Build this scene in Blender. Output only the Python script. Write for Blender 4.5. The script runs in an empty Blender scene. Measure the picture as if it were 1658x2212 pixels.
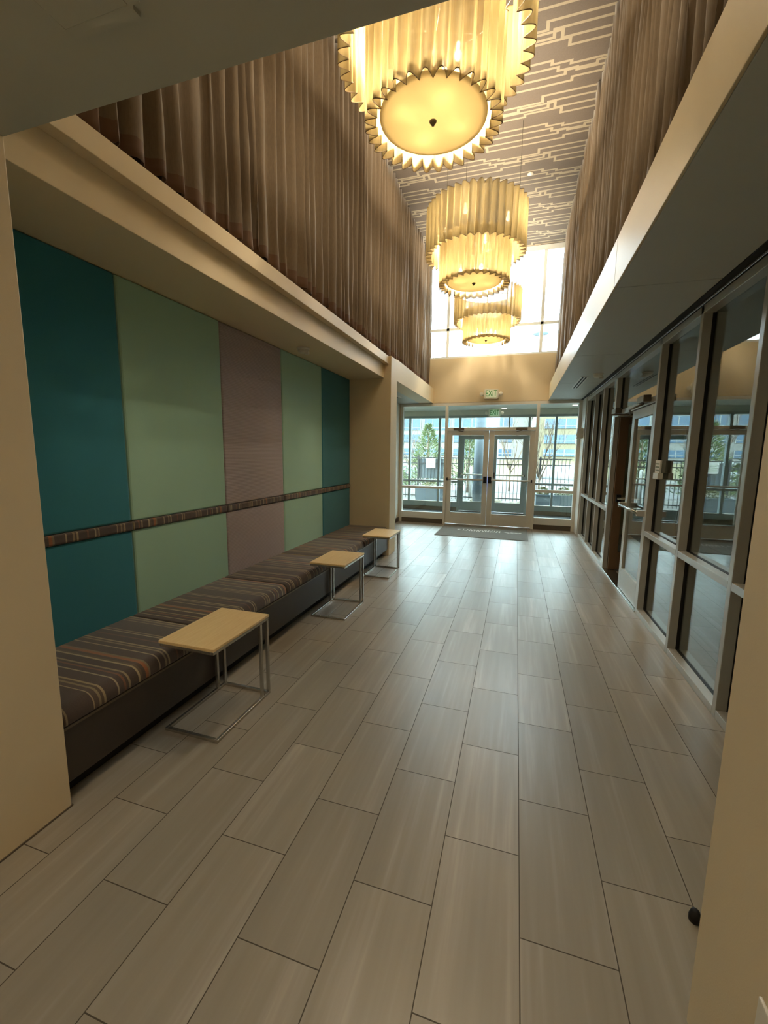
import bpy, bmesh, math, random
from mathutils import Vector, Matrix
PI = math.pi
# ------------------------------------------------------------------ camera
scene = bpy.context.scene
C = scene.collection
F_PX = 908.38
RIGHT = Vector((0.9544739541369291, 0.2980815886802686, 0.01126220955507529))
UP = Vector((-0.05182016741038752, 0.12851326223566112, 0.9903529732772591))
FWD = Vector((-0.2937586443388087, 0.945849727979765, -0.13810919939247335))
cam_data = bpy.data.cameras.new('camera'); cam = bpy.data.objects.new('camera', cam_data); C.objects.link(cam)
M3 = Matrix((RIGHT, UP, -FWD)).transposed()
cam.matrix_world = Matrix.Translation((0, 0, 1.63629)) @ M3.to_4x4()
cam_data.sensor_fit = 'VERTICAL'; cam_data.sensor_height = 36.0; cam_data.sensor_width = 27.0
cam_data.lens = F_PX * 36.0 / 2212.0
cam_data.clip_start = 0.05; cam_data.clip_end = 400
scene.camera = cam
scene.view_settings.view_transform = 'Standard'
try: scene.view_settings.look = 'None'
except Exception: pass
scene.view_settings.gamma = 1.0
scene.view_settings.exposure = 0.28
scene.view_settings.use_curve_mapping = False
# ------------------------------------------------------------------ light settings
SKY = 16.0          # daylight (pale bright winter sky)
SUN = 3.0
BULB_IN = 60.0      # watts per bulb above the glass disc
BULB_UP = 155.0     # watts per bulb in the big drum
WARM = (1.0, 0.845, 0.62)
w = bpy.data.worlds.new('world'); scene.world = w; w.use_nodes = True
nt = w.node_tree; nt.nodes.clear()
wo = nt.nodes.new('ShaderNodeOutputWorld'); bg = nt.nodes.new('ShaderNodeBackground')
bg.inputs[0].default_value = (0.72, 0.87, 1.0, 1); bg.inputs[1].default_value = SKY
nt.links.new(bg.outputs[0], wo.inputs[0])
sd = bpy.data.lights.new('sun', 'SUN'); sd.energy = SUN; sd.angle = 0.01; sd.color = (1, .93, .80)
sun = bpy.data.objects.new('sun', sd); C.objects.link(sun)
sun.rotation_euler = Vector((0.35, 1.0, -0.75)).to_track_quat('-Z', 'Y').to_euler()
sun.location = (-6, -10, 14)

# ------------------------------------------------------------------ materials
def hexc(h):
    h = h.lstrip('#'); v = [int(h[i:i+2], 16)/255 for i in (0, 2, 4)]
    return tuple(((c/12.92) if c <= .04045 else ((c+.055)/1.055)**2.4) for c in v) + (1,)
MATS = {}
def nodes(name):
    m = bpy.data.materials.new(name); m.use_nodes = True
    t = m.node_tree; b = t.nodes['Principled BSDF']; MATS[name] = m
    return m, t, b
def N(t, typ, **kw):
    n = t.nodes.new(typ)
    for k, v in kw.items(): setattr(n, k, v)
    return n
def math_(t, op, a, b=None, c=None):
    n = t.nodes.new('ShaderNodeMath'); n.operation = op
    for i, v in enumerate((a, b, c)):
        if v is None: continue
        if isinstance(v, (int, float)): n.inputs[i].default_value = v
        else: t.links.new(v, n.inputs[i])
    return n.outputs[0]
def pos(t):
    g = t.nodes.new('ShaderNodeNewGeometry'); s = t.nodes.new('ShaderNodeSeparateXYZ')
    t.links.new(g.outputs['Position'], s.inputs[0]); return g.outputs['Position'], s.outputs
def mixc(t, f, a, b, mode='MIX'):
    n = t.nodes.new('ShaderNodeMix'); n.data_type = 'RGBA'; n.blend_type = mode
    for i, v in ((0, f), (6, a), (7, b)):
        if isinstance(v, (int, float)): n.inputs[i].default_value = v
        elif isinstance(v, tuple): n.inputs[i].default_value = v
        else: t.links.new(v, n.inputs[i])
    return n.outputs[2]
def bump(t, b, h, strength=.3, dist=.002):
    n = t.nodes.new('ShaderNodeBump'); n.inputs['Strength'].default_value = strength; n.inputs['Distance'].default_value = dist
    t.links.new(h, n.inputs['Height']); t.links.new(n.outputs[0], b.inputs['Normal'])
def mapped(t, scale):
    p, _ = pos(t); m = t.nodes.new('ShaderNodeMapping'); m.inputs['Scale'].default_value = scale
    t.links.new(p, m.inputs[0]); return m.outputs[0]
def noise(t, vec, scale, detail=3):
    n = t.nodes.new('ShaderNodeTexNoise'); n.inputs['Scale'].default_value = scale; n.inputs['Detail'].default_value = detail
    if vec is not None: t.links.new(vec, n.inputs['Vector'])
    return n.outputs[0]
def simple(name, col, rough=.5, metal=0, var=.06, nscale=6, bscale=0, bstr=.15, stretch=(1, 1, 1), spec=None):
    m, t, b = nodes(name)
    c = hexc(col) if isinstance(col, str) else col
    v = mapped(t, stretch); f = noise(t, v, nscale)
    lo = tuple(x*(1-var) for x in c[:3])+(1,); hi = tuple(min(1, x*(1+var)) for x in c[:3])+(1,)
    t.links.new(mixc(t, f, lo, hi), b.inputs['Base Color'])
    b.inputs['Roughness'].default_value = rough; b.inputs['Metallic'].default_value = metal
    if spec is not None: b.inputs['Specular IOR Level'].default_value = spec
    if bscale: bump(t, b, noise(t, v, bscale), bstr, .002)
    return m
simple('wall_paint', '#D6C5A4', .55, bscale=260, bstr=.12, var=.02)
simple('soffit_paint', '#B9BBB3', .5, bscale=260, bstr=.06, var=.02)
simple('panel_board', '#C8B894', .42, var=.02)
simple('frame_paint', '#D6D2C8', .38, var=.03)
simple('frame_alu', '#B0AEA6', .32, metal=.25, var=.04)
simple('frame_window', '#DCE0E0', .4, var=.03)
simple('gasket', '#0B0A0A', .6)
simple('dark_reveal', '#14120F', .7)
simple('white_plastic', '#D8D4C8', .4)
simple('black_metal', '#17171A', .4, metal=.5)
simple('black_rubber', '#0C0A0A', .7)
simple('closer_metal', '#6B6152', .35, metal=.6)
simple('chrome', '#B9B7B0', .22, metal=1.0, var=.03)
simple('steel_brushed', '#BDBBB4', .24, metal=.9, var=.08, stretch=(1, 1, 12))
simple('base_tile', '#5A4F42', .5)
simple('bench_laminate', '#3A332D', .42, var=.1, nscale=25)
simple('mat_grey', '#75726B', .95, bscale=500, bstr=.8, var=.15, nscale=90)
simple('mat_dark', '#3B3E40', .95, bscale=500, bstr=.8, var=.2, nscale=90)
simple('mat_mark', '#DAD9D0', .95, var=.3, nscale=60)
simple('vent_white', '#CFCBBF', .4)
simple('lamp_metal', '#5A5348', .35, metal=.7)
simple('hem_trim', '#6F5A3A', .7)
simple('high_wall', '#4A3B2E', .8)
simple('paper', '#DAD8CE', .7)
simple('ink', '#7A8570', .8)
simple('exit_green', '#2F8F45', .4)
simple('concrete', '#504D48', .9, bscale=60, var=.12, nscale=2)
simple('gravel', '#625C52', .95, bscale=40, bstr=.8, var=.3, nscale=20)
simple('dry_grass', '#5F583A', .95, bscale=30, bstr=.8, var=.3, nscale=3)
simple('planter_grey', '#3E4A52', .6, var=.08)
simple('fence_black', '#15161A', .45, metal=.3)
simple('bark', '#5C4C3E', .9, bscale=40, bstr=.6, var=.3, nscale=20)
simple('needles', '#55633A', .8, var=.4, nscale=10)
simple('shrub_leaf', '#5A5A36', .85, var=.5, nscale=12)
simple('rock', '#5F5644', .9, bscale=14, bstr=.9, var=.3, nscale=5)
simple('building_cream', '#625A46', .8, var=.05)
simple('building_white', '#6B6C6A', .7, var=.04)
simple('building_glass', '#26435A', .15, var=.25, nscale=.5)
simple('mullion_white', '#7E8282', .5)
simple('blue_paint', '#2B55A8', .4)
simple('white_paint', '#8D8D89', .5)
simple('snow', '#75787C', .8, var=.05)
simple('asphalt', '#4A4A4A', .9, var=.15, nscale=4)
simple('car_silver', '#8D9297', .25, metal=.5)
simple('car_red', '#7A2A24', .3)
simple('brown_metal', '#6A5138', .4)
simple('pylon_blue', '#7E95A5', .5)

def two_sided_fresnel(t, ior):
    g = t.nodes.new('ShaderNodeNewGeometry')
    v = math_(t, 'MULTIPLY_ADD', g.outputs['Backfacing'], (1/ior - ior), ior)
    f = t.nodes.new('ShaderNodeFresnel'); t.links.new(v, f.inputs[0]); return f.outputs[0]
def glass(name, tint, ior=1.5):
    m = bpy.data.materials.new(name); m.use_nodes = True; MATS[name] = m
    t = m.node_tree; t.nodes.clear()
    o = t.nodes.new('ShaderNodeOutputMaterial'); tr = t.nodes.new('ShaderNodeBsdfTransparent'); gl = t.nodes.new('ShaderNodeBsdfGlossy')
    tr.inputs[0].default_value = tint; gl.inputs['Roughness'].default_value = 0.0; gl.inputs[0].default_value = (1, 1, 1, 1)
    mx = t.nodes.new('ShaderNodeMixShader'); t.links.new(two_sided_fresnel(t, ior), mx.inputs[0])
    t.links.new(tr.outputs[0], mx.inputs[1]); t.links.new(gl.outputs[0], mx.inputs[2]); t.links.new(mx.outputs[0], o.inputs[0])
    return m
glass('glass', (.93, .97, .95, 1), 1.52)
glass('glass_side', (.80, .84, .82, 1), 1.75)

# floor: 12x24 inch plank tiles in running bond
m, t, b = nodes('floor_tile')
P, S = pos(t)
W_, L_ = 0.30528, 0.6126
u = math_(t, 'DIVIDE', math_(t, 'SUBTRACT', S[0], 0.0949), W_)
ci = math_(t, 'FLOOR', u); cf = math_(t, 'FRACT', u)
par = math_(t, 'MODULO', math_(t, 'ADD', ci, 200), 2.0)
off = math_(t, 'ADD', math_(t, 'MULTIPLY', par, L_/2), math_(t, 'MULTIPLY_ADD', ci, -0.0045, 0.0866))
v = math_(t, 'DIVIDE', math_(t, 'SUBTRACT', S[1], off), L_)
ri = math_(t, 'FLOOR', v); rf = math_(t, 'FRACT', v)
gx = math_(t, 'MULTIPLY', math_(t, 'MINIMUM', cf, math_(t, 'SUBTRACT', 1, cf)), W_)
gy = math_(t, 'MULTIPLY', math_(t, 'MINIMUM', rf, math_(t, 'SUBTRACT', 1, rf)), L_)
gd = math_(t, 'MINIMUM', gx, gy)
grout = math_(t, 'LESS_THAN', gd, 0.0019)
cmb = t.nodes.new('ShaderNodeCombineXYZ'); t.links.new(ci, cmb.inputs[0]); t.links.new(ri, cmb.inputs[1])
wn = t.nodes.new('ShaderNodeTexWhiteNoise'); wn.noise_dimensions = '3D'; t.links.new(cmb.outputs[0], wn.inputs['Vector'])
addv = t.nodes.new('ShaderNodeVectorMath'); addv.operation = 'MULTIPLY_ADD'
t.links.new(wn.outputs['Color'], addv.inputs[0]); addv.inputs[1].default_value = (9, 9, 9); t.links.new(P, addv.inputs[2])
mp = t.nodes.new('ShaderNodeMapping'); mp.inputs['Scale'].default_value = (1, .045, 1); t.links.new(addv.outputs[0], mp.inputs[0])
st1 = noise(t, mp.outputs[0], 34, 3); st2 = noise(t, mp.outputs[0], 9, 2)
mp2 = t.nodes.new('ShaderNodeMapping'); mp2.inputs['Scale'].default_value = (1, .25, 1); t.links.new(addv.outputs[0], mp2.inputs[0])
st3 = noise(t, mp2.outputs[0], 5, 5)
cr = t.nodes.new('ShaderNodeValToRGB'); t.links.new(math_(t, 'MULTIPLY_ADD', st2, .55, math_(t, 'MULTIPLY', st1, .45)), cr.inputs[0])
e = cr.color_ramp; e.elements[0].position = .30; e.elements[0].color = hexc('#8D8475'); e.elements[1].position = .74; e.elements[1].color = hexc('#B8AF9F')
x = e.elements.new(.52); x.color = hexc('#978E7F'); x = e.elements.new(.60); x.color = hexc('#A0978A')
c1 = mixc(t, math_(t, 'MULTIPLY', st3, .35), cr.outputs[0], hexc('#8B857B'))
hv = t.nodes.new('ShaderNodeHueSaturation'); t.links.new(c1, hv.inputs['Color']); t.links.new(math_(t, 'MULTIPLY_ADD', wn.outputs['Value'], .16, .92), hv.inputs['Value'])
col = mixc(t, grout, hv.outputs[0], hexc('#453D31'))
t.links.new(col, b.inputs['Base Color'])
t.links.new(math_(t, 'ADD', math_(t, 'MULTIPLY_ADD', st3, .12, .27), math_(t, 'MULTIPLY', grout, .4)), b.inputs['Roughness'])
bump(t, b, math_(t, 'SUBTRACT', math_(t, 'MULTIPLY', st1, .15), grout), .35, .002)

# ceiling: woven-look fretwork wallpaper
m, t, b = nodes('fret_ceiling')
P, S = pos(t)
PER = .46
def fret(cen, a, e1, e2, e3, period):
    """one family of parallel lines that step by a (m) at the given places along X"""
    rowid = math_(t, 'FLOOR', math_(t, 'DIVIDE', math_(t, 'SUBTRACT', S[1], cen-PER/2), PER))
    sh = math_(t, 'MULTIPLY', math_(t, 'MODULO', math_(t, 'ADD', rowid, 50), 2), .47)
    g = math_(t, 'MULTIPLY', math_(t, 'FRACT', math_(t, 'ADD', math_(t, 'DIVIDE', S[0], period), sh)), period)
    y = math_(t, 'SUBTRACT', math_(t, 'MULTIPLY', math_(t, 'FRACT', math_(t, 'DIVIDE', math_(t, 'SUBTRACT', S[1], cen-PER/2), PER)), PER), PER/2)
    out = None; lev = 0.0; J = 0.0
    for (e0, d) in ((e1, a), (e2, a*.8), (e3, -a*1.8)):
        gt = math_(t, 'GREATER_THAN', g, e0)
        J = math_(t, 'ADD', J, math_(t, 'MULTIPLY', gt, d))
        near = math_(t, 'LESS_THAN', math_(t, 'ABSOLUTE', math_(t, 'SUBTRACT', g, e0)), .017)
        mid = lev+d/2
        span = math_(t, 'LESS_THAN', math_(t, 'ABSOLUTE', math_(t, 'SUBTRACT', y, mid)), abs(d)/2+.014)
        c_ = math_(t, 'MULTIPLY', near, span); out = c_ if out is None else math_(t, 'MAXIMUM', out, c_)
        lev += d
    l_ = math_(t, 'LESS_THAN', math_(t, 'ABSOLUTE', math_(t, 'SUBTRACT', y, J)), .014)
    return math_(t, 'MAXIMUM', l_, out)
ln = fret(0.0, .05, .15, .35, .90, 1.75)
for args in ((.10, .05, .22, .42, .97, 1.75), (.215, -.05, .30, .62, 1.05, 1.75), (.32, -.05, .38, .70, 1.13, 1.75)):
    ln = math_(t, 'MAXIMUM', ln, fret(*args))
nz = noise(t, mapped(t, (1, 1, 1)), 60, 2)
dk = mixc(t, nz, hexc('#4C433B'), hexc('#5A5047'))
t.links.new(mixc(t, ln, dk, hexc('#8A806D')), b.inputs['Base Color']); b.inputs['Roughness'].default_value = .7

# striped upholstery
m, t, b = nodes('stripe_fabric')
P, S = pos(t)
mp = t.nodes.new('ShaderNodeMapping'); mp.inputs['Scale'].default_value = (.6, 1, .6); t.links.new(P, mp.inputs[0])
wv = noise(t, mp.outputs[0], 6, 2)
f = math_(t, 'FRACT', math_(t, 'DIVIDE', math_(t, 'ADD', math_(t, 'MULTIPLY_ADD', wv, .006, S[1]), .13), .74))
cr = t.nodes.new('ShaderNodeValToRGB'); t.links.new(f, cr.inputs[0]); ramp = cr.color_ramp; ramp.interpolation = 'CONSTANT'
seq = [(0, '#3A2B24'), (.06, '#A38F6C'), (.07, '#4A3A2F'), (.10, '#8B7A58'), (.115, '#4B3B28'), (.135, '#A28E66'), (.15, '#3B2C26'),
       (.24, '#A79876'), (.252, '#3A2C27'), (.29, '#7A4A2C'), (.305, '#3D2F28'), (.325, '#95845F'), (.34, '#362823'), (.41, '#B0A07A'), (.425, '#5A4C34'), (.445, '#43352B'),
       (.47, '#9A5B2A'), (.50, '#7F6F4E'), (.515, '#3B2D28'), (.60, '#A79674'), (.61, '#3C2E29'), (.66, '#8D7C5D'), (.672, '#453629'), (.69, '#A4946E'), (.705, '#3A2B26'),
       (.78, '#6B4530'), (.795, '#3A2C27'), (.85, '#AA9C7A'), (.862, '#4B3C2E'), (.88, '#948360'), (.892, '#382A25')]
ramp.elements[0].position = 0; ramp.elements[0].color = hexc(seq[0][1]); ramp.elements[1].position = seq[1][0]; ramp.elements[1].color = hexc(seq[1][1])
for p_, c_ in seq[2:]:
    q = ramp.elements.new(p_); q.color = hexc(c_)
wt = noise(t, mapped(t, (1, 1, 1)), 420, 2)
t.links.new(mixc(t, .35, cr.outputs[0], mixc(t, wt, hexc('#2A201C'), hexc('#6E6052'))), b.inputs['Base Color'])
b.inputs['Roughness'].default_value = .9; b.inputs['Sheen Weight'].default_value = .2
bump(t, b, wt, .5, .001)

def fabric(name, col, ribs=False):
    m, t, b = nodes(name); P, S = pos(t)
    wt = noise(t, mapped(t, (1, 1, 1)), 350, 2); c = hexc(col)
    base = mixc(t, wt, tuple(x*.82 for x in c[:3])+(1,), tuple(x*1.15 for x in c[:3])+(1,))
    if ribs:
        r_ = math_(t, 'SINE', math_(t, 'MULTIPLY', S[2], 2*PI/.014)); r2 = math_(t, 'MULTIPLY_ADD', r_, .5, .5)
        base = mixc(t, math_(t, 'MULTIPLY', r2, .35), base, tuple(x*.5 for x in c[:3])+(1,)); bump(t, b, r2, .5, .003)
    else: bump(t, b, wt, .5, .001)
    t.links.new(base, b.inputs['Base Color']); b.inputs['Roughness'].default_value = .92; b.inputs['Sheen Weight'].default_value = .15
fabric('fabric_teal', '#23707E'); fabric('fabric_sage', '#96BAA4'); fabric('fabric_mauve', '#A99C9C', True)

# curtain: warm taupe, darker sewn hem band
m, t, b = nodes('curtain_cloth'); P, S = pos(t)
wt = noise(t, mapped(t, (1, 1, .15)), 160, 2)
c0 = mixc(t, wt, hexc('#594A38'), hexc('#70604B'))
hem = math_(t, 'LESS_THAN', S[2], 3.27)
t.links.new(mixc(t, hem, c0, hexc('#5A3F2B')), b.inputs['Base Color']); b.inputs['Roughness'].default_value = .8
b.inputs['Sheen Weight'].default_value = .3; bump(t, b, wt, .3, .001)

# table top wood
m, t, b = nodes('maple_top')
g1 = noise(t, mapped(t, (14, 1.2, 14)), 6, 4)
t.links.new(mixc(t, g1, hexc('#D6B27A'), hexc('#E8CE9B')), b.inputs['Base Color']); b.inputs['Roughness'].default_value = .38

# chandelier shade cloth: thin translucent linen lit by the bulbs behind it
m = bpy.data.materials.new('shade_cloth'); m.use_nodes = True; MATS['shade_cloth'] = m
t = m.node_tree; t.nodes.clear(); o = t.nodes.new('ShaderNodeOutputMaterial')
tl = t.nodes.new('ShaderNodeBsdfTranslucent'); df = t.nodes.new('ShaderNodeBsdfDiffuse'); mx = t.nodes.new('ShaderNodeMixShader')
gr = noise(t, mapped(t, (1, 1, .12)), 60, 3)
cc = mixc(t, gr, hexc('#84754F'), hexc('#A08F67'))
t.links.new(cc, tl.inputs[0]); t.links.new(cc, df.inputs[0]); mx.inputs[0].default_value = .12
t.links.new(df.outputs[0], mx.inputs[1]); t.links.new(tl.outputs[0], mx.inputs[2])
# open-weave cloth: part of the bulb light passes straight through the gaps between the threads
trn = t.nodes.new('ShaderNodeBsdfTransparent'); mx2 = t.nodes.new('ShaderNodeMixShader'); mx2.inputs[0].default_value = .13
t.links.new(mx.outputs[0], mx2.inputs[1]); t.links.new(trn.outputs[0], mx2.inputs[2]); t.links.new(mx2.outputs[0], o.inputs[0])
m = bpy.data.materials.new('frosted_disc'); m.use_nodes = True; MATS['frosted_disc'] = m
t = m.node_tree; t.nodes.clear(); o = t.nodes.new('ShaderNodeOutputMaterial')
tl = t.nodes.new('ShaderNodeBsdfTranslucent'); df = t.nodes.new('ShaderNodeBsdfDiffuse'); mx = t.nodes.new('ShaderNodeMixShader')
cc = mixc(t, noise(t, mapped(t, (1, 1, 1)), 3, 1), hexc('#8B8168'), hexc('#958A70')); t.links.new(cc, tl.inputs[0]); t.links.new(cc, df.inputs[0])
mx.inputs[0].default_value = .6
t.links.new(df.outputs[0], mx.inputs[1]); t.links.new(tl.outputs[0], mx.inputs[2]); t.links.new(mx.outputs[0], o.inputs[0])
def emis(name, col, s):
    m = bpy.data.materials.new(name); m.use_nodes = True; MATS[name] = m
    b = m.node_tree.nodes['Principled BSDF']; b.inputs['Emission Color'].default_value = col; b.inputs['Emission Strength'].default_value = s
    b.inputs['Base Color'].default_value = (.8, .8, .8, 1)
    n = noise(m.node_tree, None, 2); m.node_tree.links.new(math_(m.node_tree, 'MULTIPLY_ADD', n, .1, .45), b.inputs['Roughness'])
emis('bulb_glow', (1, .85, .55, 1), 4)
emis('fill_glow', (1, .90, .74, 1), 6)
emis('downlight_glow', (1, .93, .78, 1), 5)
emis('exit_glow', hexc('#56B35C'), .35)

# ------------------------------------------------------------------ mesh helpers
def nb(): return bmesh.new()
def box(bm, x0, y0, z0, x1, y1, z1):
    vs = [bm.verts.new(p) for p in ((x0, y0, z0), (x1, y0, z0), (x1, y1, z0), (x0, y1, z0), (x0, y0, z1), (x1, y0, z1), (x1, y1, z1), (x0, y1, z1))]
    fs = [bm.faces.new([vs[i] for i in q]) for q in ((0, 3, 2, 1), (4, 5, 6, 7), (0, 1, 5, 4), (1, 2, 6, 5), (2, 3, 7, 6), (3, 0, 4, 7))]
    return vs, fs
def rbox(bm, x0, y0, z0, x1, y1, z1, r=.004, seg=2):
    vs, fs = box(bm, x0, y0, z0, x1, y1, z1)
    es = list({e for f in fs for e in f.edges})
    bmesh.ops.bevel(bm, geom=es, offset=r, segments=seg, profile=.5, affect='EDGES')
def tube(bm, pts, r, n=10, cap=True):
    pts = [Vector(p) for p in pts]; rings = []
    rs = r if isinstance(r, (list, tuple)) else [r]*len(pts)
    for i, p in enumerate(pts):
        d = (pts[min(i+1, len(pts)-1)]-pts[max(i-1, 0)]).normalized()
        a = d.orthogonal().normalized() if i == 0 else (rings[-1][1] - d*rings[-1][1].dot(d)).normalized()
        bb = d.cross(a)
        rings.append(([bm.verts.new(p+(a*math.cos(2*PI*k/n)+bb*math.sin(2*PI*k/n))*rs[i]) for k in range(n)], a))
    for i in range(len(rings)-1):
        A, B = rings[i][0], rings[i+1][0]
        for k in range(n): bm.faces.new((A[k], A[(k+1) % n], B[(k+1) % n], B[k]))
    if cap:
        bm.faces.new(rings[0][0][::-1]); bm.faces.new(rings[-1][0])
def lathe(bm, prof, c, n=24, axis='Z'):
    c = Vector(c); rings = []
    for r_, h in prof:
        ring = []
        for k in range(n):
            a = 2*PI*k/n; x, y = r_*math.cos(a), r_*math.sin(a)
            p = {'Z': (x, y, h), 'Y': (x, h, y), 'X': (h, x, y)}[axis]
            ring.append(bm.verts.new(c+Vector(p)))
        rings.append(ring)
    for A, B in zip(rings, rings[1:]):
        for k in range(n): bm.faces.new((A[k], A[(k+1) % n], B[(k+1) % n], B[k]))
    bm.faces.new(rings[0][::-1]); bm.faces.new(rings[-1])
def obj(name, bm, mat, parent=None, smooth=False, loc=None, auto=None):
    bmesh.ops.recalc_face_normals(bm, faces=bm.faces[:])
    me = bpy.data.meshes.new(name)
    o = bpy.data.objects.new(name, me); C.objects.link(o)
    if parent is not None:
        o.parent = parent; off = Vector(parent.location)
        p = parent.parent
        while p is not None: off += Vector(p.location); p = p.parent
        bmesh.ops.translate(bm, verts=bm.verts[:], vec=-off)
    else:
        xs = [v.co for v in bm.verts]
        mn = Vector((min(v.x for v in xs), min(v.y for v in xs), min(v.z for v in xs))); mxv = Vector((max(v.x for v in xs), max(v.y for v in xs), max(v.z for v in xs)))
        o.location = Vector(((mn.x+mxv.x)/2, (mn.y+mxv.y)/2, mn.z))
        bmesh.ops.translate(bm, verts=bm.verts[:], vec=-o.location)
    bm.to_mesh(me); bm.free()
    me.materials.append(MATS[mat])
    if smooth:
        for p in me.polygons: p.use_smooth = True
    return o
def thing(name, label, cat, loc, group=None):
    o = bpy.data.objects.new(name, None); C.objects.link(o); o.location = loc; o.empty_display_size = .1
    o['label'] = label; o['category'] = cat
    if group: o['group'] = group
    return o
def tag(o, label, cat, group=None, stuff=False):
    o['label'] = label; o['category'] = cat
    if group: o['group'] = group
    if stuff: o['kind'] = 'stuff'
    return o
def struct(name, label, bm=None, mat=None, loc=(0, 0, 0), cat=None):
    if bm is None:
        o = bpy.data.objects.new(name, None); C.objects.link(o); o.location = loc; o.empty_display_size = .1
    else: o = obj(name, bm, mat)
    o['kind'] = 'structure'; o['label'] = label; o['category'] = cat or name.split('_')[0]
    return o
def part_label(o, s): o['label'] = s; return o
def B(*args):
    bm = nb()
    for a in args: box(bm, *a)
    return bm
def RB(r, *args):
    bm = nb()
    for a in args: rbox(bm, *a, r=r)
    return bm
def dup(root, loc, label=None, group=None):
    r = root.copy(); C.objects.link(r); r.location = loc
    if label: r['label'] = label
    if group: r['group'] = group
    for ch in list(root.children):
        c = ch.copy(); C.objects.link(c); c.parent = r
        for g in ch.children:
            d = g.copy(); C.objects.link(d); d.parent = c
    return r

# ------------------------------------------------------------------ the setting
ZS = 2.79      # soffit height
ZC = 5.90      # high ceiling
YB = 9.80      # entry wall
struct('floor', 'grey-brown wood-look plank tile floor laid in running bond', B((-2.9, -3.2, -.12, 5.2, YB+.15, 0)), 'floor_tile')
struct('floor_vestibule', 'dark walk-off carpet floor of the vestibule beyond the doors', B((-4.0, YB+.15, -.12, 2.6, 12.42, 0)), 'mat_dark', cat='floor')
struct('ceiling', 'high ceiling papered in a pale fretwork pattern', B((-2.3, 1.24, ZC, 1.0, YB+.15, ZC+.1)), 'fret_ceiling')
struct('ceiling_near', 'low plain ceiling and header over the viewpoint', B((-2.95, -3.2, ZS, 1.5, 1.24, ZS+.25)), 'soffit_paint', cat='ceiling')
struct('wall_near', 'tall wall above the low header', B((-2.3, 1.10, ZS+.25, 1.0, 1.24, ZC+.1)), 'wall_paint')
struct('wall_left', 'beige near wall pier beside the bench', RB(.004, (-2.95, -3.2, 0, -1.885, 1.24, ZS)), 'wall_paint')
struct('wall_right', 'beige near wall at the right edge', RB(.004, (.56, -3.2, 0, 1.5, 1.24, ZS)), 'wall_paint')
struct('shadow_line_left', 'thin dark strip for the shadow line along the foot of the near left wall', B((-1.889, -3.2, 0, -1.880, 1.244, .007)), 'base_tile')  # dark strip stands in for the thin shadow at the wall foot
struct('wall_behind', 'wall behind the viewpoint', B((-2.95, -3.35, 0, 1.5, -3.2, ZS+.25)), 'wall_paint')
struct('wall_bench', 'wall behind the fabric panels of the bench niche', B((-2.75, 1.24, 0, -2.605, 6.70, ZC)), 'wall_paint')
struct('wall_pier', 'beige pier at the far end of the bench', RB(.004, (-2.605, 6.36, 0, -1.885, 6.70, 3.10)), 'wall_paint')
struct('trim_1', 'beige soffit over the bench niche', RB(.003, (-2.605, 1.24, 2.78, -2.0, 6.36, 2.985)), 'wall_paint', cat='soffit')
struct('trim_2', 'projecting ledge moulding above the bench soffit', RB(.003, (-2.2, 1.24, 2.985, -1.93, 6.36, 3.10)), 'wall_paint', cat='ledge')
struct('trim_3', 'beige beam beyond the far pier', B((-2.2, 6.70, ZS, -1.895, YB, 3.12)), 'wall_paint', cat='beam')
struct('ceiling_alcove', 'low soffit beside the entry doors on the left', B((-2.75, 6.70, ZS, -2.2, YB, ZS+.12)), 'soffit_paint', cat='ceiling')
struct('wall_alcove', 'left side wall of the entry alcove', B((-2.82, 6.70, 0, -2.68, YB, ZS)), 'frame_paint')
struct('baseboard_alcove', 'dark tile base of the entry alcove', B((-2.68, 6.70, 0, -2.665, YB, .10)), 'base_tile')
struct('wall_high_left', 'dark wall behind the left curtain', B((-2.3, 1.24, 3.10, -2.16, YB, ZC)), 'high_wall')
struct('wall_high_right', 'dark wall behind the right curtain', B((.86, 1.24, ZS+.1, 1.0, YB, ZC)), 'high_wall')
# right soffit with fascia, made of panels with thin joints
ys = [1.24, 3.44, 5.57, 7.60, YB]
sf = struct('ceiling_side', 'grey panelled soffit above the side storefront', loc=(.95, 5.5, ZS), cat='ceiling')
for a, b_ in zip(ys, ys[1:]):
    obj('soffit_panel', RB(.0025, (.60, a+.004, ZS, 1.30, b_-.004, ZS+.10)), 'soffit_paint', sf)
    obj('fascia_board', RB(.0025, (.585, a+.003, ZS, .599, b_-.003, 3.125)), 'panel_board', sf)
obj('ledge_top', B((.60, 1.24, ZS+.101, .86, YB, ZS+.13)), 'soffit_paint', sf)
obj('reveal', B((1.22, 1.24, ZS-.008, 1.275, YB-.01, ZS-.001)), 'dark_reveal', sf)
# entry wall above the doors
struct('wall_entry', 'beige wall between the doors and the high window', B((-2.3, YB, ZS, 1.0, YB+.15, 3.76)), 'wall_paint')
struct('wall_entry_side', 'narrow wall strips beside the high window', B((-2.3, YB, 3.76, -2.14, YB+.15, ZC), (.84, YB, 3.76, 1.0, YB+.15, ZC), (-2.82, YB, 0, -2.66, YB+.15, ZS+.12), (1.0, YB, ZS, 1.45, YB+.15, ZS+.2), (-2.82, YB, ZS, -2.3, YB+.15, ZS+.2)), 'wall_paint', cat='wall')
struct('roof', 'flat roof over the hall', B((-3.0, -3.4, ZC+.12, 5.2, YB+.2, ZC+.25)), 'high_wall', cat='roof')
struct('wall_corner', 'narrow beige return wall beside the entry windows', B((1.26, 9.32, 0, 1.45, YB, ZS)), 'frame_paint', cat='wall')

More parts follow.
